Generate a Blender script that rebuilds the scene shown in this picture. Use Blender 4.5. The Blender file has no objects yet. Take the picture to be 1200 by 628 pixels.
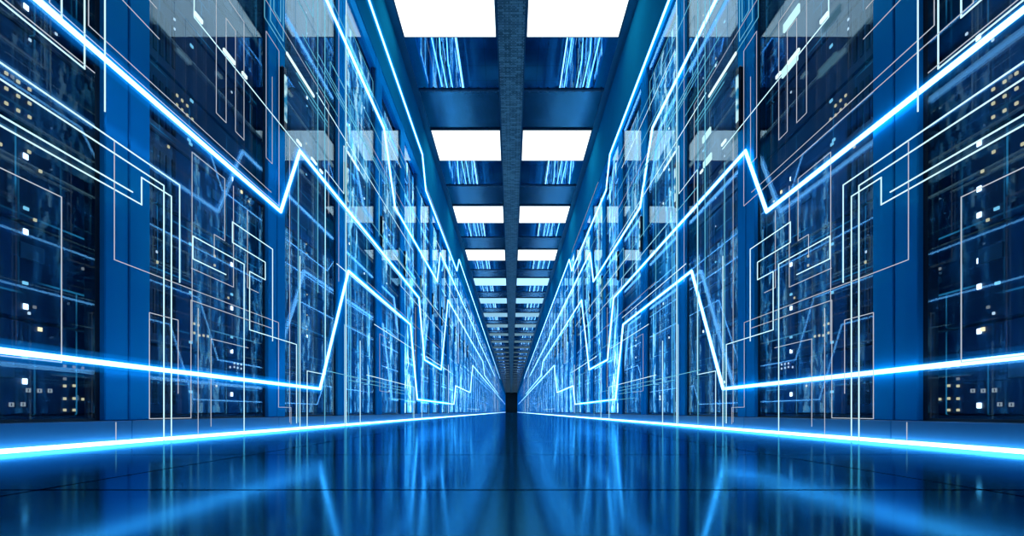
import bpy, bmesh, math, random
from mathutils import Vector
S = bpy.context.scene
C = S.collection
random.seed(7)

# ------------------------------------------------------------------ layout (metres): x across the aisle, y into the distance, z up
EYE = 0.0818            # camera height
FOC = 603.0             # focal length in pixels of the 1200 px wide frame
CEIL = 3.332            # ceiling height
PITCH = 0.850           # rack width
SEAM = 1.346            # joint between the first and the second rack
STILE = 0.079           # half width of a blue post
FAR = 87.0
GLASS = 1.013           # |x| of the door glass
FACE = 1.06             # |x| of the server fronts
RZ0, RZ1 = 0.060, 2.72  # rack door bottom, rack top

TUBES = [
  ('upper', [(1.542, 2.071), (3.607, 2.071), (3.951, 1.651), (6.204, 1.651), (6.464, 2.081), (12.73, 2.081), (14.06, 2.005), (27.9, 2.005)]),
  ('eye', [(0.817, 0.857), (1.992, 0.857), (2.173, 1.183), (4.972, 1.183), (5.29, 0.617), (6.543, 0.617), (7.247, 1.656), (16.171, 1.656), (17.204, 1.294), (35.195, 1.294)]),
  ('low', [(0.793, 0.189), (2.401, 0.189), (2.822, 0.854), (4.552, 0.854), (4.882, 0.199), (8.001, 0.199), (8.246, 0.499), (11.149, 0.499), (11.887, 1.156), (73.764, 1.156)]),
  ('top', [(2.455, 2.663), (5.163, 2.663), (5.369, 2.392), (8.44, 2.392), (8.784, 2.682), (40.487, 2.682)]),
]
TRACES = [
  ('c', [(0.859, 0.86), (1.167, 0.86), (1.167, 1.131)],
   'bright cyan light line turning sharply upward, high on the nearest {s} rack'),
  ('g', [(0.856, 0.866), (1.191, 0.866)],
   'thin white slanting light line ending bare, just above the cyan corner on nearest {s} rack'),
  ('c', [(1.017, 0.924), (1.099, 0.924), (1.099, 1.07)],
   'short cyan light line dropping to meet the thick glowing tube on nearest {s} rack'),
  ('g', [(1.066, 1.005), (1.066, 0.929), (2.119, 0.929), (2.119, 1.567), (2.008, 1.567), (2.008, 1.074), (2.059, 1.074), (2.059, 1.422)],
   'long thin white light line hugging the thick tube then folding upward at second {s} post'),
  ('g', [(1.16, 1.087), (1.16, 0.953), (2.043, 0.953)],
   'thin white light line running parallel above the thick tube along second {s} rack'),
  ('c', [(1.202, 1.163), (1.202, 0.783)],
   'single upright cyan light line crossing the thick tube beside the nearest {s} blue post'),
  ('c', [(0.84, 0.728), (1.467, 0.728), (1.467, 0.45)],
   'topmost of four bright lines over nearest {s} post, dropping down second rack'),
  ('c', [(0.836, 0.695), (1.395, 0.695), (1.395, 0.004)],
   'bright line second of four over nearest {s} post, dropping to the floor'),
  ('c', [(0.833, 0.626), (1.275, 0.626)],
   'third of four bright lines, ending bare on the nearest {s} blue post'),
  ('c', [(0.859, 0.624), (1.347, 0.624), (1.347, 0.695), (1.465, 0.695), (1.465, 0.004)],
   'lowest of four bright lines, stepping up on nearest {s} post then down to floor'),
  ('g', [(0.856, 0.542), (1.103, 0.542), (1.103, 0.188), (0.856, 0.188)],
   'thin white open rectangle of light in middle of the nearest {s} rack'),
  ('g', [(1.245, 0.735), (1.245, 0.45), (2.123, 0.45), (2.123, 0.101), (2.243, 0.101), (2.243, 0.028)],
   'very long thin white line slanting from nearest {s} post across second rack'),
  ('g', [(1.204, 1.095), (1.399, 1.095)],
   'short thin white slanting line on top of the nearest {s} blue post'),
  ('g', [(1.308, 1.166), (1.384, 1.166)],
   'tiny white slanting line at the picture top above nearest {s} blue post'),
  ('c', [(1.54, 1.416), (1.54, 1.263), (2.315, 1.263)],
   'cyan light line slanting down second {s} rack below a row of white bars'),
  ('g', [(1.649, 1.511), (1.649, 1.04), (1.706, 1.04), (1.706, 1.387), (1.764, 1.387), (1.764, 1.043), (1.82, 1.043), (1.82, 1.46), (1.587, 1.46)],
   'thin grey meander of tall loops high on the second {s} rack'),
  ('w', [(1.53, 1.268), (1.568, 1.268)],
   'short white glowing bar, first of the row high on second {s} rack'),
  ('w', [(1.678, 1.263), (1.745, 1.263)],
   'longer white glowing bar, second of the row high on second {s} rack'),
  ('w', [(1.851, 1.302), (1.881, 1.302)],
   'stubby white glowing bar, third of the row high on second {s} rack'),
  ('t', [(2.01, 1.823), (2.01, 1.623), (2.208, 1.623)],
   'thin teal line leading into the long white bar on third {s} rack'),
  ('w', [(2.2, 1.616), (2.504, 1.616)],
   'long white glowing bar slanting high on the third {s} rack'),
  ('t', [(2.044, 1.853), (2.044, 1.636), (2.159, 1.636), (2.159, 1.952)],
   'outer thin teal hook of light at the top of second {s} post'),
  ('t', [(2.065, 1.871), (2.065, 1.693), (2.126, 1.693), (2.126, 1.924)],
   'inner thin teal hook of light at the top of second {s} post'),
  ('t', [(2.208, 1.909), (2.383, 1.909), (2.383, 1.81)],
   'thin teal line bending downward at the top of third {s} rack'),
  ('t', [(2.288, 1.965), (2.455, 1.965), (2.455, 2.168)],
   'thin teal line bending upward at the top of third {s} rack'),
  ('g', [(1.898, 1.662), (2.651, 1.662), (2.651, 1.104)],
   'long thin grey line slanting down the third {s} rack then falling straight'),
  ('t', [(2.592, 2.328), (2.592, 1.799), (3.121, 1.799)],
   'thin teal line falling then slanting onto the third {s} post'),
  ('g', [(2.885, 2.582), (2.885, 0.812)],
   'tall thin grey upright line on the third {s} blue post'),
  ('t', [(2.985, 1.728), (2.985, 2.381), (3.583, 2.381), (3.583, 2.176)],
   'thin teal arch of light high on the fourth {s} rack'),
  ('t', [(2.728, 1.867), (2.728, 1.939), (3.249, 1.939), (3.249, 1.943), (2.768, 1.943)],
   'thin teal slanted loop of light crossing the third {s} post up high'),
  ('g', [(1.542, 0.293), (1.542, 0.86), (1.718, 0.86), (1.718, 0.653), (1.657, 0.653), (1.657, 0.58)],
   'thin grey stepped outline below the thick tube on second {s} rack'),
  ('c', [(1.719, 0.54), (1.54, 0.54), (1.54, 0.608), (1.835, 0.608), (1.835, 0.004)],
   'bright cyan bracket on second {s} rack with a leg down to the floor'),
  ('g', [(1.526, 0.508), (1.758, 0.508), (1.758, 0.853)],
   'thin grey corner line in the middle of second {s} rack behind cyan bracket'),
  ('g', [(1.844, 0.805), (1.844, 0.527), (1.925, 0.527)],
   'short thin grey upright line with a foot near the second {s} post'),
  ('c', [(2.03, 0.36), (2.03, 0.723), (1.738, 0.723), (1.738, 0.654), (1.97, 0.654), (1.97, 0.587), (1.852, 0.587), (1.852, 0.377), (2.256, 0.377), (2.256, 0.031)],
   'bright cyan zigzag outline wrapped over the second {s} blue post'),
  ('g', [(1.449, 0.133), (1.449, 0.34), (1.334, 0.339), (1.334, 0.064), (1.507, 0.064), (1.507, 0.409), (2.026, 0.409)],
   'thin white open box of light low on second {s} rack by nearest post'),
  ('g', [(1.59, 0.402), (1.59, 0.007)],
   'plain thin grey upright line low on second {s} rack reaching the plinth'),
  ('g', [(1.652, 0.034), (1.652, 0.316), (1.886, 0.316)],
   'thin grey bent line low on second {s} rack, topped by a short arm'),
  ('g', [(1.25, 0.057), (1.25, 0.01)],
   'tiny white upright tick on the plinth below the nearest {s} post'),
  ('g', [(2.221, 1.27), (2.221, 0.036)],
   'tall thin grey upright line beside the peak of thick tube on third {s} rack'),
  ('c', [(2.32, 0.784), (2.32, 0.004)],
   'thin cyan upright line reaching the floor on third {s} rack'),
  ('t', [(2.292, 1.194), (2.292, 0.034)],
   'thin teal upright line below the tube peak on third {s} rack'),
  ('c', [(3.272, 1.583), (2.905, 1.583), (2.905, 1.313), (2.616, 1.313), (2.616, 0.271), (2.383, 0.271), (2.383, 0.004)],
   'cyan stepped line winding from third {s} post down to the floor'),
  ('w', [(2.962, 1.577), (3.186, 1.577)],
   'white glowing bar slanting on the fourth {s} rack just past the post'),
  ('w', [(2.252, 1.271), (2.297, 1.271)],
   'small white glowing dash just above the tube peak on third {s} rack'),
  ('w', [(2.491, 1.311), (2.557, 1.311)],
   'white glowing dash just past the tube peak on third {s} rack'),
  ('w', [(2.592, 1.301), (2.628, 1.301)],
   'smallest white glowing dash farther along the tube on third {s} rack'),
  ('t', [(3.421, 0.55), (3.421, 1.707), (3.73, 1.707), (3.73, 1.353)],
   'thin teal arch with one long leg in middle of fourth {s} rack'),
  ('c', [(2.954, 0.584), (2.954, 0.004)],
   'thin cyan upright line reaching the floor by the third {s} post'),
  ('t', [(3.012, 0.994), (3.012, 0.004)],
   'tall teal upright line reaching the floor at edge of fourth {s} rack'),
  ('g', [(3.968, 0.645), (3.711, 0.645), (3.711, 0.233), (4.024, 0.233)],
   'thin grey open box low on the fourth {s} post'),
  ('t', [(2.325, 1.788), (2.935, 1.788)],
   'thin teal slanting line under the upper tube on third {s} rack'),
  ('t', [(2.354, 1.685), (2.794, 1.685)],
   'thin teal slanting line beside two others high on third {s} rack'),
  ('t', [(2.243, 1.56), (2.628, 1.56)],
   'upper of two close teal slants below long white bar on third {s} rack'),
  ('t', [(2.341, 1.583), (2.711, 1.583)],
   'lower of two close teal slants below long white bar on third {s} rack'),
  ('c', [(3.04, 2.212), (4.497, 2.212)],
   'thin cyan slant crossing the upper tube on fourth {s} rack'),
  ('t', [(3.093, 1.838), (4.855, 1.838)],
   'long teal slant from the fourth to the sixth {s} rack up high'),
  ('c', [(3.131, 1.237), (4.463, 1.237), (4.463, 1.173), (7.276, 1.173)],
   'thin cyan line with one long drop crossing the fifth {s} post'),
  ('g', [(3.395, 0.94), (7.248, 0.94)],
   'thin grey slant under the eye level tube over fifth and sixth {s} racks'),
]
TRACES_RIGHT = [
  ('q', [(1.708, 1.264), (1.804, 1.264)],
   'broad pale blue glowing panel high on second right rack'),
  ('q', [(1.691, 1.41), (1.786, 1.41)],
   'broad pale blue glowing panel at picture top on second right rack'),
  ('q', [(2.435, 1.416), (2.533, 1.416)],
   'small pale glowing panel high on the third right rack'),
  ('q', [(2.415, 1.285), (2.512, 1.285)],
   'small pale glowing panel just below another on third right rack'),
]
LEDS_FIRST_LEFT = [('W', 1.122, 0.964), ('w', 1.131, 0.899), ('w', 1.196, 0.96), ('a', 1.078, 0.791), ('a', 1.078, 0.759), ('a', 1.078, 0.728), ('a', 1.104, 0.79), ('a', 1.104, 0.759), ('a', 1.104, 0.728), ('a', 1.13, 0.79), ('a', 1.13, 0.759), ('a', 1.13, 0.729), ('W', 1.121, 0.638), ('a', 1.129, 0.652), ('a', 1.156, 0.622), ('c', 1.122, 0.525), ('a', 1.143, 0.498), ('W', 1.121, 0.474), ('c', 1.12, 0.362), ('W', 1.121, 0.311), ('w', 1.129, 0.298), ('d', 1.142, 0.314), ('A', 1.155, 0.268), ('c', 1.119, 0.2), ('W', 1.119, 0.148), ('o', 1.127, 0.129), ('o', 1.154, 0.129), ('o', 1.18, 0.13), ('o', 1.089, 0.097), ('o', 1.115, 0.098), ('a', 1.219, 0.143), ('a', 1.245, 0.145), ('a', 1.219, 0.113), ('a', 1.245, 0.114), ('a', 1.271, 0.113), ('a', 1.219, 0.083), ('a', 1.245, 0.083), ('d', 1.219, 0.19), ('d', 1.245, 0.19), ('d', 1.271, 0.19), ('d', 1.297, 0.19), ('d', 1.219, 0.16), ('o', 1.299, 0.346), ('d', 1.271, 0.435), ('d', 1.091, 0.792), ('a', 1.065, 0.636)]
LEDS_FIRST_RIGHT = [('w', 1.131, 0.899), ('w', 1.196, 0.96), ('a', 1.078, 0.791), ('a', 1.078, 0.759), ('a', 1.078, 0.728), ('a', 1.104, 0.79), ('a', 1.104, 0.759), ('a', 1.104, 0.728), ('a', 1.13, 0.79), ('a', 1.13, 0.759), ('a', 1.13, 0.729), ('a', 1.129, 0.652), ('a', 1.156, 0.622), ('c', 1.122, 0.525), ('a', 1.143, 0.498), ('c', 1.12, 0.362), ('w', 1.129, 0.298), ('d', 1.142, 0.314), ('A', 1.155, 0.268), ('c', 1.119, 0.2), ('o', 1.127, 0.129), ('o', 1.154, 0.129), ('o', 1.18, 0.13), ('o', 1.089, 0.097), ('o', 1.115, 0.098), ('a', 1.219, 0.143), ('a', 1.245, 0.145), ('a', 1.219, 0.113), ('a', 1.245, 0.114), ('a', 1.271, 0.113), ('a', 1.219, 0.083), ('a', 1.245, 0.083), ('d', 1.219, 0.19), ('d', 1.245, 0.19), ('d', 1.271, 0.19), ('d', 1.297, 0.19), ('d', 1.219, 0.16), ('o', 1.299, 0.346), ('d', 1.271, 0.435), ('d', 1.091, 0.792), ('a', 1.065, 0.636), ('W', 1.164, 0.691), ('W', 1.164, 0.586), ('W', 1.164, 0.527), ('W', 1.164, 0.424), ('W', 1.164, 0.365), ('W', 1.164, 0.264), ('W', 1.164, 0.096), ('W', 1.166, 0.918)]
LEDS_SECOND = [('w', 1.616, 1.314), ('w', 1.616, 1.284), ('c', 1.703, 1.292), ('c', 1.703, 1.128), ('w', 1.947, 1.291), ('a', 1.629, 1.083), ('a', 1.654, 1.082), ('a', 1.68, 1.081), ('a', 1.629, 1.053), ('a', 1.654, 1.052), ('a', 1.68, 1.05), ('a', 1.707, 1.052), ('a', 1.588, 0.913), ('c', 1.689, 0.974), ('c', 1.698, 0.965), ('W', 1.947, 0.965), ('A', 2.018, 0.944), ('a', 2.074, 0.93), ('a', 1.537, 0.529), ('w', 1.535, 0.559), ('c', 1.698, 0.635), ('a', 1.835, 0.637), ('a', 1.835, 0.604), ('W', 1.947, 0.639), ('c', 1.698, 0.475), ('c', 1.698, 0.311), ('c', 1.698, 0.148), ('W', 1.947, 0.474), ('a', 1.924, 0.498), ('c', 1.947, 0.526), ('c', 1.947, 0.364), ('W', 1.947, 0.311), ('c', 1.947, 0.2), ('W', 1.947, 0.148), ('a', 1.846, 0.175), ('w', 1.965, 0.282), ('w', 1.99, 0.281), ('w', 2.015, 0.284), ('w', 1.936, 0.25), ('w', 1.965, 0.253), ('w', 1.99, 0.252), ('w', 2.015, 0.251), ('a', 1.717, 0.376), ('a', 1.74, 0.375), ('a', 1.717, 0.345), ('a', 1.745, 0.341), ('a', 1.769, 0.344), ('a', 1.794, 0.345)]

# ------------------------------------------------------------------ materials
def mat(name):
    m = bpy.data.materials.new(name); m.use_nodes = True
    nt = m.node_tree; nt.nodes.clear()
    out = nt.nodes.new('ShaderNodeOutputMaterial')
    return m, nt, out
def node(nt, t, **kw):
    n = nt.nodes.new(t)
    for k, v in kw.items(): setattr(n, k, v)
    return n
def principled(name, col, rough=.4, metal=0., spec=.5, coat=0.):
    m, nt, out = mat(name)
    b = node(nt, 'ShaderNodeBsdfPrincipled')
    b.inputs['Base Color'].default_value = (*col, 1); b.inputs['Roughness'].default_value = rough
    b.inputs['Metallic'].default_value = metal; b.inputs['Specular IOR Level'].default_value = spec
    b.inputs['Coat Weight'].default_value = coat
    nt.links.new(b.outputs[0], out.inputs[0])
    return m
def emission(name, col, strength=1.0):
    m, nt, out = mat(name)
    e = node(nt, 'ShaderNodeEmission'); e.inputs[0].default_value = (*col, 1); e.inputs[1].default_value = strength
    nt.links.new(e.outputs[0], out.inputs[0])
    return m
def noise_var(m, scale, amount, sx=(1, 1, 1)):
    """gentle brushed / worn variation of colour and roughness"""
    nt = m.node_tree; b = next(n for n in nt.nodes if n.type == 'BSDF_PRINCIPLED')
    tc = node(nt, 'ShaderNodeTexCoord'); mp = node(nt, 'ShaderNodeMapping'); mp.inputs['Scale'].default_value = sx
    nz = node(nt, 'ShaderNodeTexNoise'); nz.inputs['Scale'].default_value = scale; nz.inputs['Detail'].default_value = 4
    nt.links.new(tc.outputs['Object'], mp.inputs[0]); nt.links.new(mp.outputs[0], nz.inputs['Vector'])
    hsv = node(nt, 'ShaderNodeHueSaturation'); hsv.inputs['Color'].default_value = b.inputs['Base Color'].default_value
    mr = node(nt, 'ShaderNodeMapRange'); mr.inputs[3].default_value = 1 - amount; mr.inputs[4].default_value = 1 + amount
    nt.links.new(nz.outputs[0], mr.inputs[0]); nt.links.new(mr.outputs[0], hsv.inputs['Value'])
    nt.links.new(hsv.outputs[0], b.inputs['Base Color'])
    r0 = b.inputs['Roughness'].default_value
    m2 = node(nt, 'ShaderNodeMapRange'); m2.inputs[3].default_value = max(0, r0 * (1 - amount)); m2.inputs[4].default_value = r0 * (1 + amount)
    nt.links.new(nz.outputs[0], m2.inputs[0]); nt.links.new(m2.outputs[0], b.inputs['Roughness'])
    return m

def tinted_sheen(m, col, rough, fac):
    """a blue lacquer sheen over the paint"""
    nt = m.node_tree; out = next(n for n in nt.nodes if n.type == 'OUTPUT_MATERIAL'); b = next(n for n in nt.nodes if n.type == 'BSDF_PRINCIPLED')
    gl = node(nt, 'ShaderNodeBsdfGlossy'); gl.inputs[0].default_value = (*col, 1); gl.inputs['Roughness'].default_value = rough
    mx = node(nt, 'ShaderNodeMixShader'); mx.inputs[0].default_value = fac
    nt.links.new(b.outputs[0], mx.inputs[1]); nt.links.new(gl.outputs[0], mx.inputs[2]); nt.links.new(mx.outputs[0], out.inputs[0])
M = {}
M['post'] = noise_var(principled('blue_post_paint', (.003, .29, .64), .30, 0.0, 0.0), 6, .12, (1, 1, .1))
tinted_sheen(M['post'], (.02, .34, .80), .22, .14)
M['carcass'] = principled('dark_carcass', (.004, .010, .022), .5)
M['plinth'] = noise_var(principled('plinth_paint', (.03, .22, .46), .38, 0, .3), 8, .1)
M['fascia'] = noise_var(principled('fascia_paint', (.004, .21, .38), .5, 0, 0), 3, .15)
M['handle'] = principled('handle_plastic', (.006, .012, .03), .25)
M['end'] = principled('end_wall_paint', (.002, .004, .008), .7)
M['module'] = principled('drive_module_grey', (.10, .16, .20), .4)
M['tile_mirror'] = noise_var(principled('polished_ceiling_tile', (.30, .52, .70), .012, 1.0), 30, .15)
M['tile_satin'] = noise_var(principled('satin_ceiling_tile', (.045, .20, .30), .22, 1.0), 4, .2)
M['edge'] = noise_var(principled('ceiling_edge_metal', (.04, .22, .34), .3, .8), 4, .15)
M['rib'] = principled('ceiling_rib_metal', (.03, .10, .17), .35, .6)
M['lampframe'] = principled('lamp_frame', (.05, .12, .18), .4, .5)

def glass_mat():
    m, nt, out = mat('door_glass')
    g = node(nt, 'ShaderNodeNewGeometry')
    dot = node(nt, 'ShaderNodeVectorMath', operation='DOT_PRODUCT')
    nt.links.new(g.outputs['Incoming'], dot.inputs[0]); nt.links.new(g.outputs['Normal'], dot.inputs[1])
    ab = node(nt, 'ShaderNodeMath', operation='ABSOLUTE'); nt.links.new(dot.outputs['Value'], ab.inputs[0])
    om = node(nt, 'ShaderNodeMath', operation='SUBTRACT'); om.inputs[0].default_value = 1; nt.links.new(ab.outputs[0], om.inputs[1])
    pw = node(nt, 'ShaderNodeMath', operation='POWER'); pw.inputs[1].default_value = 4.0; nt.links.new(om.outputs[0], pw.inputs[0])
    mr = node(nt, 'ShaderNodeMapRange'); mr.inputs[3].default_value = .038; mr.inputs[4].default_value = .48
    nt.links.new(pw.outputs[0], mr.inputs[0])
    tr = node(nt, 'ShaderNodeBsdfTransparent'); tr.inputs[0].default_value = (.72, .86, .96, 1)
    gl = node(nt, 'ShaderNodeBsdfGlossy'); gl.inputs[0].default_value = (.64, .84, .98, 1); gl.inputs['Roughness'].default_value = 0.0
    mx = node(nt, 'ShaderNodeMixShader')
    nt.links.new(mr.outputs[0], mx.inputs[0]); nt.links.new(tr.outputs[0], mx.inputs[1]); nt.links.new(gl.outputs[0], mx.inputs[2])
    nt.links.new(mx.outputs[0], out.inputs[0])
    return m
M['glass'] = glass_mat()

def floor_mat():
    m, nt, out = mat('polished_floor_tiles')
    b = node(nt, 'ShaderNodeBsdfPrincipled')
    tc = node(nt, 'ShaderNodeTexCoord')
    nz = node(nt, 'ShaderNodeTexNoise'); nz.inputs['Scale'].default_value = 5; nz.inputs['Detail'].default_value = 6
    nt.links.new(tc.outputs['Object'], nz.inputs['Vector'])
    vo = node(nt, 'ShaderNodeTexBrick'); vo.offset = .37; vo.inputs['Scale'].default_value = 3.1
    vo.inputs['Mortar Size'].default_value = 0; vo.inputs['Color1'].default_value = (0, 0, 0, 1); vo.inputs['Color2'].default_value = (1, 1, 1, 1)
    nt.links.new(tc.outputs['Object'], vo.inputs['Vector'])
    # tile joints: narrow dark grooves every half metre across, 0.44 m along
    sx = node(nt, 'ShaderNodeSeparateXYZ'); nt.links.new(tc.outputs['Object'], sx.inputs[0])
    def joint(sock, period, off, w):
        a = node(nt, 'ShaderNodeMath', operation='ADD'); a.inputs[1].default_value = off; nt.links.new(sock, a.inputs[0])
        p = node(nt, 'ShaderNodeMath', operation='PINGPONG'); p.inputs[1].default_value = period / 2; nt.links.new(a.outputs[0], p.inputs[0])
        l = node(nt, 'ShaderNodeMath', operation='LESS_THAN'); l.inputs[1].default_value = w; nt.links.new(p.outputs[0], l.inputs[0])
        return l.outputs[0]
    jx = joint(sx.outputs[0], .99, -.495, .0022); jy = joint(sx.outputs[1], .44, -.539, .0030)
    mxj = node(nt, 'ShaderNodeMath', operation='MAXIMUM'); nt.links.new(jx, mxj.inputs[0]); nt.links.new(jy, mxj.inputs[1])
    mc = node(nt, 'ShaderNodeMix', data_type='RGBA'); mc.inputs[6].default_value = (.002, .030, .075, 1); mc.inputs[7].default_value = (.0005, .001, .003, 1)
    nt.links.new(mxj.outputs[0], mc.inputs[0]); nt.links.new(mc.outputs[2], b.inputs['Base Color'])
    ad = node(nt, 'ShaderNodeMath', operation='MULTIPLY_ADD'); ad.inputs[1].default_value = .04; nt.links.new(nz.outputs[0], ad.inputs[0])
    br = node(nt, 'ShaderNodeMath', operation='MULTIPLY_ADD'); br.inputs[1].default_value = .03; br.inputs[2].default_value = .075
    nt.links.new(vo.outputs['Color'], br.inputs[0]); nt.links.new(br.outputs[0], ad.inputs[2])
    b.inputs['Roughness'].default_value = .5
    b.inputs['Specular IOR Level'].default_value = 0.0
    g = node(nt, 'ShaderNodeNewGeometry')
    dot = node(nt, 'ShaderNodeVectorMath', operation='DOT_PRODUCT')
    nt.links.new(g.outputs['Incoming'], dot.inputs[0]); nt.links.new(g.outputs['Normal'], dot.inputs[1])
    ab = node(nt, 'ShaderNodeMath', operation='ABSOLUTE'); nt.links.new(dot.outputs['Value'], ab.inputs[0])
    om = node(nt, 'ShaderNodeMath', operation='SUBTRACT'); om.inputs[0].default_value = 1; nt.links.new(ab.outputs[0], om.inputs[1])
    pw = node(nt, 'ShaderNodeMath', operation='POWER'); pw.inputs[1].default_value = 2.6; nt.links.new(om.outputs[0], pw.inputs[0])
    mr = node(nt, 'ShaderNodeMapRange'); mr.inputs[3].default_value = .08; mr.inputs[4].default_value = .82; nt.links.new(pw.outputs[0], mr.inputs[0])
    oj = node(nt, 'ShaderNodeMath', operation='SUBTRACT'); oj.inputs[0].default_value = 1; nt.links.new(mxj.outputs[0], oj.inputs[1])
    fj = node(nt, 'ShaderNodeMath', operation='MULTIPLY'); nt.links.new(mr.outputs[0], fj.inputs[0]); nt.links.new(oj.outputs[0], fj.inputs[1])
    gl = node(nt, 'ShaderNodeBsdfGlossy'); gl.inputs[0].default_value = (.10, .52, .80, 1); nt.links.new(ad.outputs[0], gl.inputs['Roughness'])
    mx = node(nt, 'ShaderNodeMixShader'); nt.links.new(fj.outputs[0], mx.inputs[0]); nt.links.new(b.outputs[0], mx.inputs[1]); nt.links.new(gl.outputs[0], mx.inputs[2])
    nt.links.new(mx.outputs[0], out.inputs[0])
    return m
M['floor'] = floor_mat()

def beam_mat():
    m, nt, out = mat('perforated_beam_metal')
    b = node(nt, 'ShaderNodeBsdfPrincipled')
    tc = node(nt, 'ShaderNodeTexCoord')
    br = node(nt, 'ShaderNodeTexBrick'); br.offset = .3; br.inputs['Scale'].default_value = 9
    br.inputs['Color1'].default_value = (.10, .14, .16, 1); br.inputs['Color2'].default_value = (.30, .40, .42, 1); br.inputs['Mortar'].default_value = (.008, .02, .03, 1)
    br.inputs['Mortar Size'].default_value = .012
    nt.links.new(tc.outputs['Object'], br.inputs['Vector'])
    vo = node(nt, 'ShaderNodeTexVoronoi'); vo.inputs['Scale'].default_value = 28; vo.inputs['Randomness'].default_value = .05
    nt.links.new(tc.outputs['Object'], vo.inputs['Vector'])
    lt = node(nt, 'ShaderNodeMath', operation='LESS_THAN'); lt.inputs[1].default_value = .16; nt.links.new(vo.outputs['Distance'], lt.inputs[0])
    mc = node(nt, 'ShaderNodeMix', data_type='RGBA'); mc.inputs[7].default_value = (.36, .46, .5, 1)
    nt.links.new(lt.outputs[0], mc.inputs[0]); nt.links.new(br.outputs['Color'], mc.inputs[6])
    nt.links.new(mc.outputs[2], b.inputs['Base Color']); b.inputs['Roughness'].default_value = .35; b.inputs['Metallic'].default_value = .5
    nt.links.new(b.outputs[0], out.inputs[0])
    return m
M['beam'] = beam_mat()

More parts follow.
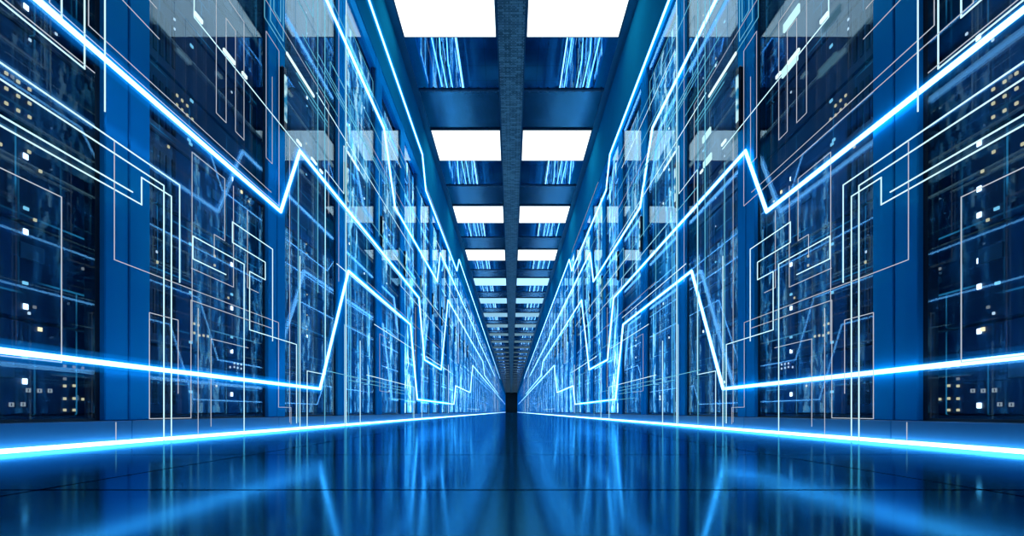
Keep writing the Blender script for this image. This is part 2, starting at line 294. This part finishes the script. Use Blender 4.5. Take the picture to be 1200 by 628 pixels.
def server_face(name, base, line, line_s, glow_s, thresh):
    """dark equipment front with printed circuit lines; glow_s lights columns of tiny displays, and on server_top painted reflections"""
    m, nt, out = mat(name)
    b = node(nt, 'ShaderNodeBsdfPrincipled'); b.inputs['Base Color'].default_value = (*base, 1); b.inputs['Roughness'].default_value = .45
    ge = node(nt, 'ShaderNodeNewGeometry')
    sp = node(nt, 'ShaderNodeSeparateXYZ'); nt.links.new(ge.outputs['Position'], sp.inputs[0])
    cm = node(nt, 'ShaderNodeCombineXYZ'); nt.links.new(sp.outputs[1], cm.inputs[0]); nt.links.new(sp.outputs[2], cm.inputs[1])
    # circuit lines: joints of two oblong grids, broken up by noise
    facs = []
    for k, (sc, rw, rh, off) in enumerate(((1, .31, .93, .43), (1, 1.3, .17, .31), (1, .11, .37, .6))):
        br = node(nt, 'ShaderNodeTexBrick'); br.offset = off; br.offset_frequency = 2; br.inputs['Scale'].default_value = sc
        br.inputs['Brick Width'].default_value = rw; br.inputs['Row Height'].default_value = rh; br.inputs['Mortar Size'].default_value = .0022
        br.inputs['Mortar Smooth'].default_value = 0
        nt.links.new(cm.outputs[0], br.inputs['Vector'])
        nz = node(nt, 'ShaderNodeTexNoise'); nz.inputs['Scale'].default_value = 2.3 + k; nz.inputs['Detail'].default_value = 1
        nt.links.new(cm.outputs[0], nz.inputs['Vector'])
        gt = node(nt, 'ShaderNodeMapRange'); gt.inputs[1].default_value = .48; gt.inputs[2].default_value = .62; nt.links.new(nz.outputs[0], gt.inputs[0])
        mu = node(nt, 'ShaderNodeMath', operation='MULTIPLY'); nt.links.new(br.outputs['Fac'], mu.inputs[0]); nt.links.new(gt.outputs[0], mu.inputs[1])
        facs.append(mu.outputs[0])
    a = node(nt, 'ShaderNodeMath', operation='MAXIMUM'); nt.links.new(facs[0], a.inputs[0]); nt.links.new(facs[1], a.inputs[1])
    a2 = node(nt, 'ShaderNodeMath', operation='MAXIMUM'); nt.links.new(a.outputs[0], a2.inputs[0]); nt.links.new(facs[2], a2.inputs[1])
    e = node(nt, 'ShaderNodeEmission'); e.inputs[0].default_value = (*line, 1)
    ms = node(nt, 'ShaderNodeMath', operation='MULTIPLY'); ms.inputs[1].default_value = line_s; nt.links.new(a2.outputs[0], ms.inputs[0]); nt.links.new(ms.outputs[0], e.inputs[1])
    ad = node(nt, 'ShaderNodeAddShader'); nt.links.new(b.outputs[0], ad.inputs[0]); nt.links.new(e.outputs[0], ad.inputs[1])
    last = ad
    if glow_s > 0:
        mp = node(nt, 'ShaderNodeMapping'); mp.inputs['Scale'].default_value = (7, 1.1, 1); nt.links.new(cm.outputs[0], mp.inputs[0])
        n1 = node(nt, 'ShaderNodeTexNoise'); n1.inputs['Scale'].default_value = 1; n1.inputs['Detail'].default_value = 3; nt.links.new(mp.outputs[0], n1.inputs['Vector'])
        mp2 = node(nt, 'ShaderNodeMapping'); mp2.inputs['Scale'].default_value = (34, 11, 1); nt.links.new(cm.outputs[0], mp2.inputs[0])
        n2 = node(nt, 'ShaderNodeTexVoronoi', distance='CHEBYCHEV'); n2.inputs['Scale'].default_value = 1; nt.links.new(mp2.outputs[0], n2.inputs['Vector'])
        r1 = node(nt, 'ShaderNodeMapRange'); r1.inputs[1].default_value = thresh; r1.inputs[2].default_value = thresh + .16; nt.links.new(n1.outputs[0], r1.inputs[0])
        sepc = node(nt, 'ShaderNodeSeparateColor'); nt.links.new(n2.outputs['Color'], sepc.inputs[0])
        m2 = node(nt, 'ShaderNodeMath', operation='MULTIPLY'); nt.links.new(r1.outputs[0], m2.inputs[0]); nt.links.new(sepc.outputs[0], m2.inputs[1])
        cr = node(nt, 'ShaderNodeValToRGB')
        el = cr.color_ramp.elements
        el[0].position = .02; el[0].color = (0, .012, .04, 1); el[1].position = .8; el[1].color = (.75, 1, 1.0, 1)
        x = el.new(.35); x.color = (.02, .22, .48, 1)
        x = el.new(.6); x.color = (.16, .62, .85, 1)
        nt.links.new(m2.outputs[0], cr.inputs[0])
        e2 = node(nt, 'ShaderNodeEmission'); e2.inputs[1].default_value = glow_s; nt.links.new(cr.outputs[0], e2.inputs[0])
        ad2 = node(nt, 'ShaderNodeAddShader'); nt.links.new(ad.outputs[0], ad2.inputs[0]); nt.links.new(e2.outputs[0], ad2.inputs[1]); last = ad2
    nt.links.new(last.outputs[0], out.inputs[0])
    return m
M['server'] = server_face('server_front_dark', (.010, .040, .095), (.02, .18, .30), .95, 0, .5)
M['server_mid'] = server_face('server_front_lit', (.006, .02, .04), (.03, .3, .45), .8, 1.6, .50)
M['server_top'] = server_face('server_front_painted_reflection', (.006, .03, .05), (.1, .5, .7), .9, 1.25, .35)  # cyan glow on the front stands in for a bright reflection in the glass
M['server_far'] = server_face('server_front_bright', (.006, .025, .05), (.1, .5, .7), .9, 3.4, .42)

CORE = emission('tube_core_light', (1.0, 2.6, 4.4), 1.15)
TRACE = {'q': emission('trace_panel_light', (.55, .95, 1.0), 1.1), 'c': emission('trace_cyan_light', (.62, 1.0, 1.12), 1.15), 'g': emission('trace_grey_light', (.46, .52, .60), 1.05),
         't': emission('trace_teal_light', (.12, .50, .70), 1.1), 'w': emission('trace_white_light', (.72, 1.0, 1.05), 1.2)}
RAD = {'c': .0017, 'g': .0011, 't': .0014, 'w': .0055, 'q': .014}
LED = {'W': emission('led_white', (1.6, 1.7, 1.8), 1.6), 'w': emission('led_pale', (.9, .95, 1), 1), 'a': emission('led_amber', (1.0, .72, .38), 1.0),
       'A': emission('led_amber_bright', (1.8, 1.2, .6), 1.2), 'c': emission('led_cyan', (.35, .8, 1), 1), 'd': emission('led_dim', (.28, .24, .22), 1), 'o': emission('led_outline', (.4, .38, .38), 1)}
def window_mat():
    m, nt, out = mat('handle_window_light')
    tc = node(nt, 'ShaderNodeTexCoord'); nz = node(nt, 'ShaderNodeTexNoise'); nz.inputs['Scale'].default_value = 24
    nt.links.new(tc.outputs['Object'], nz.inputs['Vector'])
    cr = node(nt, 'ShaderNodeValToRGB'); el = cr.color_ramp.elements
    el[0].position = .4; el[0].color = (.02, .22, .45, 1); el[1].position = .62; el[1].color = (.5, .85, .95, 1)
    e = node(nt, 'ShaderNodeEmission'); nt.links.new(nz.outputs[0], cr.inputs[0]); nt.links.new(cr.outputs[0], e.inputs[0]); nt.links.new(e.outputs[0], out.inputs[0])
    return m
M['window'] = window_mat()
def bloom_mat(name, col, dens):  # emissive volume that imitates the bloom around a bright tube
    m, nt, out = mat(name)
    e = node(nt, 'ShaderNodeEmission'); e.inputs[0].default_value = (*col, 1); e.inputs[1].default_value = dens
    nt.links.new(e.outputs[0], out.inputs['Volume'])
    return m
HALO_IN = bloom_mat('tube_inner_bloom', (.01, .34, 1.0), 17)
HALO_OUT = bloom_mat('tube_outer_bloom', (.0, .24, .85), 5.0)

# ------------------------------------------------------------------ mesh helpers
def box(bm, x0, x1, y0, y1, z0, z1):
    if x0 > x1: x0, x1 = x1, x0
    v = [bm.verts.new(p) for p in ((x0,y0,z0),(x1,y0,z0),(x1,y1,z0),(x0,y1,z0),(x0,y0,z1),(x1,y0,z1),(x1,y1,z1),(x0,y1,z1))]
    for f in ((0,3,2,1),(4,5,6,7),(0,1,5,4),(1,2,6,5),(2,3,7,6),(3,0,4,7)): bm.faces.new([v[i] for i in f])
def bevel(bm, w, seg=1):
    bmesh.ops.bevel(bm, geom=bm.edges[:], offset=w, segments=seg, affect='EDGES', clamp_overlap=True)
def mesh(name, bm, m):
    me = bpy.data.meshes.new(name); bm.to_mesh(me); bm.free(); me.materials.append(m); return me
def obj(name, data, parent=None, loc=None):
    o = bpy.data.objects.new(name, data); C.objects.link(o)
    if parent: o.parent = parent
    if loc: o.location = loc
    return o
def tag(o, label=None, cat=None, group=None, kind=None):
    if label: o['label'] = label
    if cat: o['category'] = cat
    if group: o['group'] = group
    if kind: o['kind'] = kind
    return o
def tube(bm, pts, r, x, sides=8, y0=0.0, rx=None):
    """a tube along a polyline lying in the upright plane at x; mitred at its corners"""
    P = [Vector((p[0] - y0, p[1])) for p in pts]
    P = [p for i, p in enumerate(P) if i == 0 or (p - P[i-1]).length > 1e-4]
    rings = []
    for i, p in enumerate(P):
        d0 = (p - P[i-1]).normalized() if i else None
        d1 = (P[i+1] - p).normalized() if i < len(P) - 1 else None
        n0 = Vector((-d0.y, d0.x)) if d0 else None; n1 = Vector((-d1.y, d1.x)) if d1 else None
        if n0 is None: n = n1
        elif n1 is None: n = n0
        else:
            n = n0 + n1
            n = n0 if n.length < 1e-3 else n.normalized()
            n = n / max(.38, n.dot(n1))
        ring = []
        for k in range(sides):
            a = 2 * math.pi * (k + .5) / sides
            q = p + n * (r * math.cos(a))
            ring.append(bm.verts.new((x + (rx or r) * math.sin(a), q.x, q.y)))
        rings.append(ring)
    for a, b in zip(rings, rings[1:]):
        for k in range(sides): bm.faces.new((a[k], a[(k+1) % sides], b[(k+1) % sides], b[k]))
    bm.faces.new(rings[0]); bm.faces.new(rings[-1][::-1])
    bmesh.ops.recalc_face_normals(bm, faces=bm.faces[:])

# ------------------------------------------------------------------ the setting
def struct(name, b, m):
    bm = bmesh.new(); box(bm, *b)
    return tag(obj(name, mesh(name, bm, m)), kind='structure')
struct('floor', (-1.7, 1.7, -1.2, FAR + .2, -.08, 0), M['floor'])
struct('ceiling', (-1.7, 1.7, -1.2, FAR + .2, CEIL + .05, CEIL + .15), M['rib'])
struct('wall_end', (-1.7, 1.7, FAR, FAR + .2, 0, CEIL + .05), M['end'])
# fascia above the racks, one each side
for sg, nm in ((-1, 'left'), (1, 'right')):
    struct('wall_' + nm, (sg * 1.0, sg * 1.6, SEAM - PITCH, FAR, RZ1 + .004, CEIL + .05), M['fascia'])
    struct('trim_1' if sg < 0 else 'trim_2', (sg * .935, sg * 1.0, -1.2, FAR, CEIL - .004, CEIL + .05), M['edge'])
struct('trim_3', (-.118, .118, -1.2, FAR, CEIL - .012, CEIL + .05), M['beam'])
for k, x in enumerate((-.118, .118)):
    struct('trim_%d' % (4 + k), (x - .006, x + .006, -1.2, FAR, CEIL - .022, CEIL - .012), M['rib'])

# ceiling: lamp, polished tile, satin tile, over and over
ORD = ['', 'first', 'second', 'third', 'fourth', 'fifth', 'sixth', 'seventh', 'eighth', 'ninth', 'tenth', 'eleventh', 'twelfth', 'thirteenth', 'fourteenth']
ROW = 2.19
X0, X1 = .124, .935
def lamp_strength(k): return 2.0 if k < 5 else max(.12, 2.0 * (.70 ** (k - 4)))  # far rows dimmed: the fade into the distance is put into the lamps
bmf = bmesh.new()
for a in ((X0, X0 + .012, 0, .725), (X1 - .012, X1, 0, .725), (X0 + .012, X1 - .012, 0, .010), (X0 + .012, X1 - .012, .715, .725)): box(bmf, *a, -.006, .03)
fr_me = mesh('lamp_frame', bmf, M['lampframe'])
lamp_me = {}
def diff_mesh(k):
    s = round(lamp_strength(k), 3)
    if s not in lamp_me:
        b = bmesh.new(); box(b, X0 + .012, X1 - .012, .010, .715, -.0062, .02)
        lamp_me[s] = mesh('diffuser', b, emission('ceiling_lamp_light_%02d' % len(lamp_me), (.88, 1.02, 1.05) if k < 5 else (.40, .85, 1.2), s))  # bluer from the fifth row on, distance fade put into the colour
    return lamp_me[s]
bt = bmesh.new(); box(bt, X0, X1, .004, .722, -.002, .04); tile_a = mesh('polished_tile', bt, M['tile_mirror'])
bt = bmesh.new(); box(bt, X0, X1, .004, .735, .012, .045); tile_b = mesh('satin_tile', bt, M['tile_satin'])
bt = bmesh.new(); box(bt, X0, X1, -.012, .012, -.014, .03)
for q in range(9):
    xx = X0 + .05 + q * .09; box(bt, xx, xx + .022, -.016, .016, -.020, -.012)
rib_me = mesh('cross_rib', bt, M['rib'])
tiles = {s: [] for s in (-1, 1)}
k = 0
while 1.547 + k * ROW + ROW < FAR:
    y = 1.547 + k * ROW
    for sg, nm in ((-1, 'left'), (1, 'right')):
        shift = 0 if sg > 0 else -(X0 + X1)
        t = obj('ceiling_light', None, None, (shift, y, CEIL)); t.empty_display_size = .1
        n = k          # row 0 lies just above the picture
        if 0 < n <= 8: lab = 'square white ceiling light, %s row from the camera, %s of the central beam' % (ORD[n], nm)
        elif n == 0: lab = 'square white ceiling light just above the picture edge, %s of the central beam' % nm
        else: lab = 'small far ceiling light %s of the beam, beyond the eighth row' % nm
        tag(t, lab, 'ceiling light', 'ceiling lights %s of the beam' % nm)
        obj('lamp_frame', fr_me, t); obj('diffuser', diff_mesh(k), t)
        for nme, me, dy in (('ceiling_tile', tile_a, .725), ('ceiling_tile', tile_b, 1.455), ('ceiling_rib', rib_me, 1.451), ('ceiling_rib', rib_me, .728)):
            if nme == 'ceiling_rib' and dy < 1: continue
            tag(obj(nme, me, None, (shift, y + dy, CEIL)), kind='structure')
    k += 1

# ------------------------------------------------------------------ racks
def rack_meshes(sg):
    """local origin: floor level, x = 0 on the aisle centre, y = 0 at the rack's near edge"""
    r = {}
    X = lambda a: sg * a
    b1 = bmesh.new(); box(b1, X(1.0), X(1.05), .0025, STILE, RZ0, RZ1); bevel(b1, .0025); r['post_near'] = mesh('post', b1, M['post'])
    b1 = bmesh.new(); box(b1, X(1.0), X(1.05), PITCH - STILE, PITCH - .0025, RZ0, RZ1); bevel(b1, .0025); r['post_far'] = mesh('post', b1, M['post'])
    b1 = bmesh.new(); box(b1, X(1.004), X(1.05), STILE, PITCH - STILE, RZ1 - .09, RZ1); bevel(b1, .002); r['top_rail'] = mesh('top_rail', b1, M['post'])
    b1 = bmesh.new()
    box(b1, X(1.05), X(1.55), .004, .02, RZ0, RZ1 - .002); box(b1, X(1.05), X(1.55), PITCH - .02, PITCH - .004, RZ0, RZ1 - .002)
    box(b1, X(1.53), X(1.55), .02, PITCH - .02, RZ0, RZ1 - .002); box(b1, X(1.05), X(1.53), .02, PITCH - .02, RZ1 - .02, RZ1 - .002)
    box(b1, X(1.05), X(1.53), .02, PITCH - .02, RZ0, RZ0 + .012); r['carcass'] = mesh('carcass', b1, M['carcass'])
    b1 = bmesh.new(); box(b1, X(.992), X(1.5), .001, PITCH - .001, .002, RZ0 - .001); bevel(b1, .0015)
    r['plinth'] = mesh('plinth', b1, M['plinth'])
    b1 = bmesh.new(); box(b1, X(GLASS), X(GLASS + .004), STILE + .004, PITCH - STILE - .016, RZ0 + .006, RZ1 - .10); r['door_glass'] = mesh('door_glass', b1, M['glass'])
    b1 = bmesh.new()
    box(b1, X(1.014), X(1.04), PITCH - STILE - .014, PITCH - STILE, RZ0, RZ1 - .09); box(b1, X(1.014), X(1.04), STILE, STILE + .004, RZ0, RZ1 - .09)
    box(b1, X(1.014), X(1.04), STILE + .004, PITCH - STILE - .014, RZ0, RZ0 + .006)
    r['door_frame'] = mesh('door_frame', b1, M['carcass'])
    # lock handle with a lit window, on the near post
    b1 = bmesh.new(); box(b1, X(.982), X(1.0), .018, .062, EYE + 1.22, EYE + 1.50); bevel(b1, .010, 3); r['handle'] = mesh('handle', b1, M['handle'])
    b1 = bmesh.new(); box(b1, X(.979), X(.983), .029, .052, EYE + 1.26, EYE + 1.46); bevel(b1, .0015); r['handle_window'] = mesh('handle_window', b1, M['window'])
    b1 = bmesh.new(); box(b1, X(1.0035), X(1.007), STILE + .004, PITCH - STILE - .004, RZ0 + .006, RZ1 - .10); r['door_glass_flush'] = mesh('door_glass', b1, M['glass'])
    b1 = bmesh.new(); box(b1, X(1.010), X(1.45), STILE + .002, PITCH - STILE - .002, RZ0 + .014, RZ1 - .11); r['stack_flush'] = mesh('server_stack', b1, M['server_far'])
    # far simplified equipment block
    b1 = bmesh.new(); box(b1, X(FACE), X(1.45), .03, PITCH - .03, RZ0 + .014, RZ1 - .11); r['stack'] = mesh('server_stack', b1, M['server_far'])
    return r
def add_rack(sg, nm, j, r):
    y = SEAM + (j - 2) * PITCH
    t = obj('server_rack', None, None, (0, y, 0)); t.empty_display_size = .1
    if j == 1: lab = 'nearest server rack of the %s row, cut off by the picture edge' % nm
    elif j <= 12: lab = 'blue posted glass server rack, %s from the camera in the %s row' % (ORD[j], nm)
    else: lab = 'narrow distant server rack of the %s row, beyond the twelfth' % nm
    tag(t, lab, 'server rack', 'server racks of the %s row' % nm)
    obj('post', r['post_near'], t); obj('post', r['post_far'], t)
    dg = obj('door_frame', r['door_frame'], t) if j <= 9 else None
    g = obj('door_glass', r['door_glass' if j <= 9 else 'door_glass_flush'], dg or t)
    if j <= 30: obj('top_rail', r['top_rail'], t); obj('plinth', r['plinth'], t)
    else: obj('plinth', r['plinth'], t)
    if j <= 14: obj('carcass', r['carcass'], t)
    if j <= 14:
        h = obj('handle', r['handle'], t); obj('handle_window', r['handle_window'], h)
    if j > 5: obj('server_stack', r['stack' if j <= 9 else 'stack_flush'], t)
    return t
NR = int((FAR - SEAM) / PITCH) + 1
R = {-1: rack_meshes(-1), 1: rack_meshes(1)}
for sg, nm in ((-1, 'left'), (1, 'right')):
    for j in range(1, NR + 1): add_rack(sg, nm, j, R[sg])

# servers in the five nearest racks, each a unit of its own
NU = 12
U0, U1 = RZ0 + .014, RZ1 - .115
UH = (U1 - U0) / NU
FLOORWORD = ['lowest', 'second lowest', 'third lowest', 'fourth lowest', 'fifth lowest', 'sixth lowest', 'sixth highest', 'fifth highest', 'fourth highest', 'third highest', 'second highest', 'topmost']
def led_mesh(kind, s, sg):
    b = bmesh.new()
    if kind == 'o':
        for a in ((-s, -s*.6, -s, s), (s*.6, s, -s, s), (-s*.6, s*.6, -s, -s*.6), (-s*.6, s*.6, s*.6, s)): box(b, 0, -sg * .003, a[0], a[1], a[2], a[3])
    else:
        w = s * (1.7 if kind == 'c' else 1); box(b, 0, -sg * .003, -w, w, -s, s)
        if kind in 'wW': bevel(b, s * .3)
    return mesh('status_light', b, LED[kind])
LM = {}
def led(kind, s, sg):
    key = (kind, round(s, 4), sg)
    if key not in LM: LM[key] = led_mesh(kind, s, sg)
    return LM[key]
LSIZE = {'W': .0064, 'w': .0032, 'a': .0031, 'A': .0044, 'c': .0033, 'd': .0032, 'o': .0045}
for sg, nm in ((-1, 'left'), (1, 'right')):
    for j in range(1, 6):
        ya = SEAM + (j - 2) * PITCH
        mm = M['server'] if j <= 3 else M['server_mid']
        bm = bmesh.new(); box(bm, sg * FACE, sg * 1.46, .024, PITCH - .024, 0, UH - .006); bevel(bm, .003); chassis = mesh('server', bm, mm)
        chassis_top = chassis.copy(); chassis_top.materials.clear(); chassis_top.materials.append(M['server_top'])
        bm = bmesh.new()
        for q in range(6): box(bm, sg * (FACE - .002), sg * FACE, .12 + q * .028, .135 + q * .028, .03, UH - .05)
        vent = mesh('vent_panel', bm, M['carcass'])
        bm = bmesh.new(); box(bm, sg * (FACE - .005), sg * FACE, 0, .058, 0, .034); bevel(bm, .001); drive = mesh('drive_module', bm, M['module'])
        leds = (LEDS_FIRST_LEFT if sg < 0 else LEDS_FIRST_RIGHT) if j == 1 else LEDS_SECOND if j == 2 else None
        if leds is None:
            leds = []
            rnd = random.Random(100 * j + (1 if sg > 0 else 0))
            for c in range(3):
                yy = ya + .16 + rnd.random() * .5
                for q in range(9): leds.append((rnd.choice('wwWac'), yy, .15 + rnd.random() * 2.3))
        for u in range(NU):
            z0 = U0 + u * UH
            s = obj('server', chassis_top if j > 3 and u > 7 else chassis, None, (0, ya, z0))
            tag(s, '%s %s server unit in the %s rack of the %s row' % ('dark' if j <= 3 else 'bright cyan' if u > 7 else 'blue lit', FLOORWORD[u], 'nearest' if j == 1 else ORD[j], nm), 'server', 'servers of the %s row' % nm)
            obj('vent_panel', vent, s)
            if (u * 7 + j * 3) % 4 != 0 and j <= 3:
                obj('drive_module', drive, s, (0, PITCH - .24 - .07 * ((u * 5 + j) % 3), .03 + .05 * ((u + j) % 3)))
            for kind, y, z in leds:
                if z0 <= z < z0 + UH:
                    sz = LSIZE[kind] * (1.25 if j == 2 else 1.0 if j == 1 else 1.1)
                    obj('status_light', led(kind, sz, sg), s, (sg * (FACE - .0005), min(max(y - ya, .04), PITCH - .04), min(max(z - z0, .012), UH - .018)))

# ------------------------------------------------------------------ light strips at the foot of the racks
for sg, nm in ((-1, 'left'), (1, 'right')):
    bm = bmesh.new(); box(bm, sg * .976, sg * .9915, SEAM - PITCH, FAR - .1, .001, .0095); bevel(bm, .002)
    o = obj('floor_light_strip', mesh('floor_light_strip', bm, emission('strip_light_' + nm, (1.0, 1.9, 2.9), 2.6)))
    tag(o, 'bright white light strip along the floor at the foot of the %s racks' % nm, 'light strip', 'light strips along the floor')

# thick glowing tubes floating before the racks
TXT = {'upper': 'glowing blue tube with a steep drop, second from the top, before the %s racks',
       'eye': 'thick glowing tube with a sharp peak at the second post of the %s row',
       'low': 'lowest thick glowing tube, flat then leaping up to a peak, before the %s racks',
       'top': 'topmost glowing blue tube running along under the ceiling on the %s side'}
for sg, nm, x in ((-1, 'left', -.893), (1, 'right', .988)):
    for n, pts in TUBES:
        bm = bmesh.new(); tube(bm, pts, .0058 if sg < 0 else .0066, x)
        o = tag(obj('light_tube', mesh('light_tube', bm, CORE)), TXT[n] % nm, 'light tube', 'glowing tubes of the %s side' % nm)
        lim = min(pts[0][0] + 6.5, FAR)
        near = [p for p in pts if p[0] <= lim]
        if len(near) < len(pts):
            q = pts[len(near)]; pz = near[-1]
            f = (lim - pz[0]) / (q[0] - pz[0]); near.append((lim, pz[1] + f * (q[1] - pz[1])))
        bm = bmesh.new(); tube(bm, near, .0125, x, 10, 0, None if sg < 0 else .0092); obj('inner_bloom_shell', mesh('inner_bloom_shell', bm, HALO_IN), o)  # added shells for the bloom halo, not parts of the tube
        bm = bmesh.new(); tube(bm, near, .023, x, 12, 0, None if sg < 0 else .0108); obj('outer_bloom_shell', mesh('outer_bloom_shell', bm, HALO_OUT), o)

# thin light lines
for sg, nm in ((-1, 'left'), (1, 'right')):
    for i, (kind, pts, txt) in enumerate(TRACES + (TRACES_RIGHT if sg > 0 else [])):
        bm = bmesh.new()
        xx = sg * (.968 - .0037 * (i % 9))
        if kind in 'wq': box(bm, xx - .003, xx + .003, pts[0][0], pts[1][0], pts[0][1] - RAD[kind], pts[0][1] + RAD[kind])
        else: tube(bm, pts, RAD[kind], xx, 6)
        tag(obj('light_bar' if kind in 'wq' else 'light_trace', mesh('light_trace', bm, TRACE[kind])), txt.format(s=nm), 'light line', 'thin light lines of the %s side' % nm)
    # the tangle farther down the row
    rnd = random.Random(41)
    for i in range(84):
        y = SEAM + PITCH * (1.3 + 46 * rnd.random() ** 2.6)
        z = .1 + rnd.random() * 2.55
        kind = rnd.choice('ccgttt')
        t = rnd.random(); L = (.5 + 1.2 * rnd.random()) * (1 + y * .05)
        if t < .28: pts = [(y, z), (y, max(.004, z - L))] if rnd.random() < .6 else [(y, z), (y, .004)]
        elif t < .48: pts = [(y, z), (y + L, z), (y + L, max(.01, z - .5 * L))]
        elif t < .62: pts = [(y, z), (y, z + .3), (y + .6 * L, z + .3), (y + .6 * L, max(.01, z - .4))]
        else: pts = [(y, z), (y + 1.9 * L, z)]
        pts = [(a, min(b, 3.0)) for a, b in pts]
        bm = bmesh.new(); tube(bm, pts, RAD[kind] * (1 + .12 * y ** .6), sg * (.933 - .00018 * i), 6)
        tag(obj('light_trace', mesh('light_trace', bm, TRACE[kind])), 'thin pale light line in the tangle over the far %s racks' % nm, 'light line', 'tangled light lines over far %s racks' % nm)

# ------------------------------------------------------------------ world, camera, colour
w = bpy.data.worlds.new('dim_blue_hall'); S.world = w; w.use_nodes = True
bg = w.node_tree.nodes['Background']; bg.inputs[0].default_value = (.05, .28, .75, 1); bg.inputs[1].default_value = .25
cam = bpy.data.cameras.new('camera'); co = bpy.data.objects.new('camera', cam); C.objects.link(co)
co.location = (0, 0, EYE); co.rotation_euler = (math.pi / 2, 0, 0)
cam.sensor_fit = 'HORIZONTAL'; cam.sensor_width = 36; cam.lens = 36 * FOC / 1200
cam.shift_x = .7 / 1200; cam.shift_y = 168.5 / 1200; cam.clip_start = .01; cam.clip_end = 300
S.camera = co
vs = S.view_settings
S.display_settings.display_device = 'sRGB'
vs.view_transform = 'Standard'; vs.look = 'None'; vs.exposure = 0; vs.gamma = 1; vs.use_curve_mapping = False
cy = S.cycles
cy.max_bounces = 10; cy.glossy_bounces = 6; cy.transparent_max_bounces = 40; cy.diffuse_bounces = 3; cy.transmission_bounces = 6; cy.volume_bounces = 0
cy.use_denoising = True; cy.sample_clamp_indirect = 4
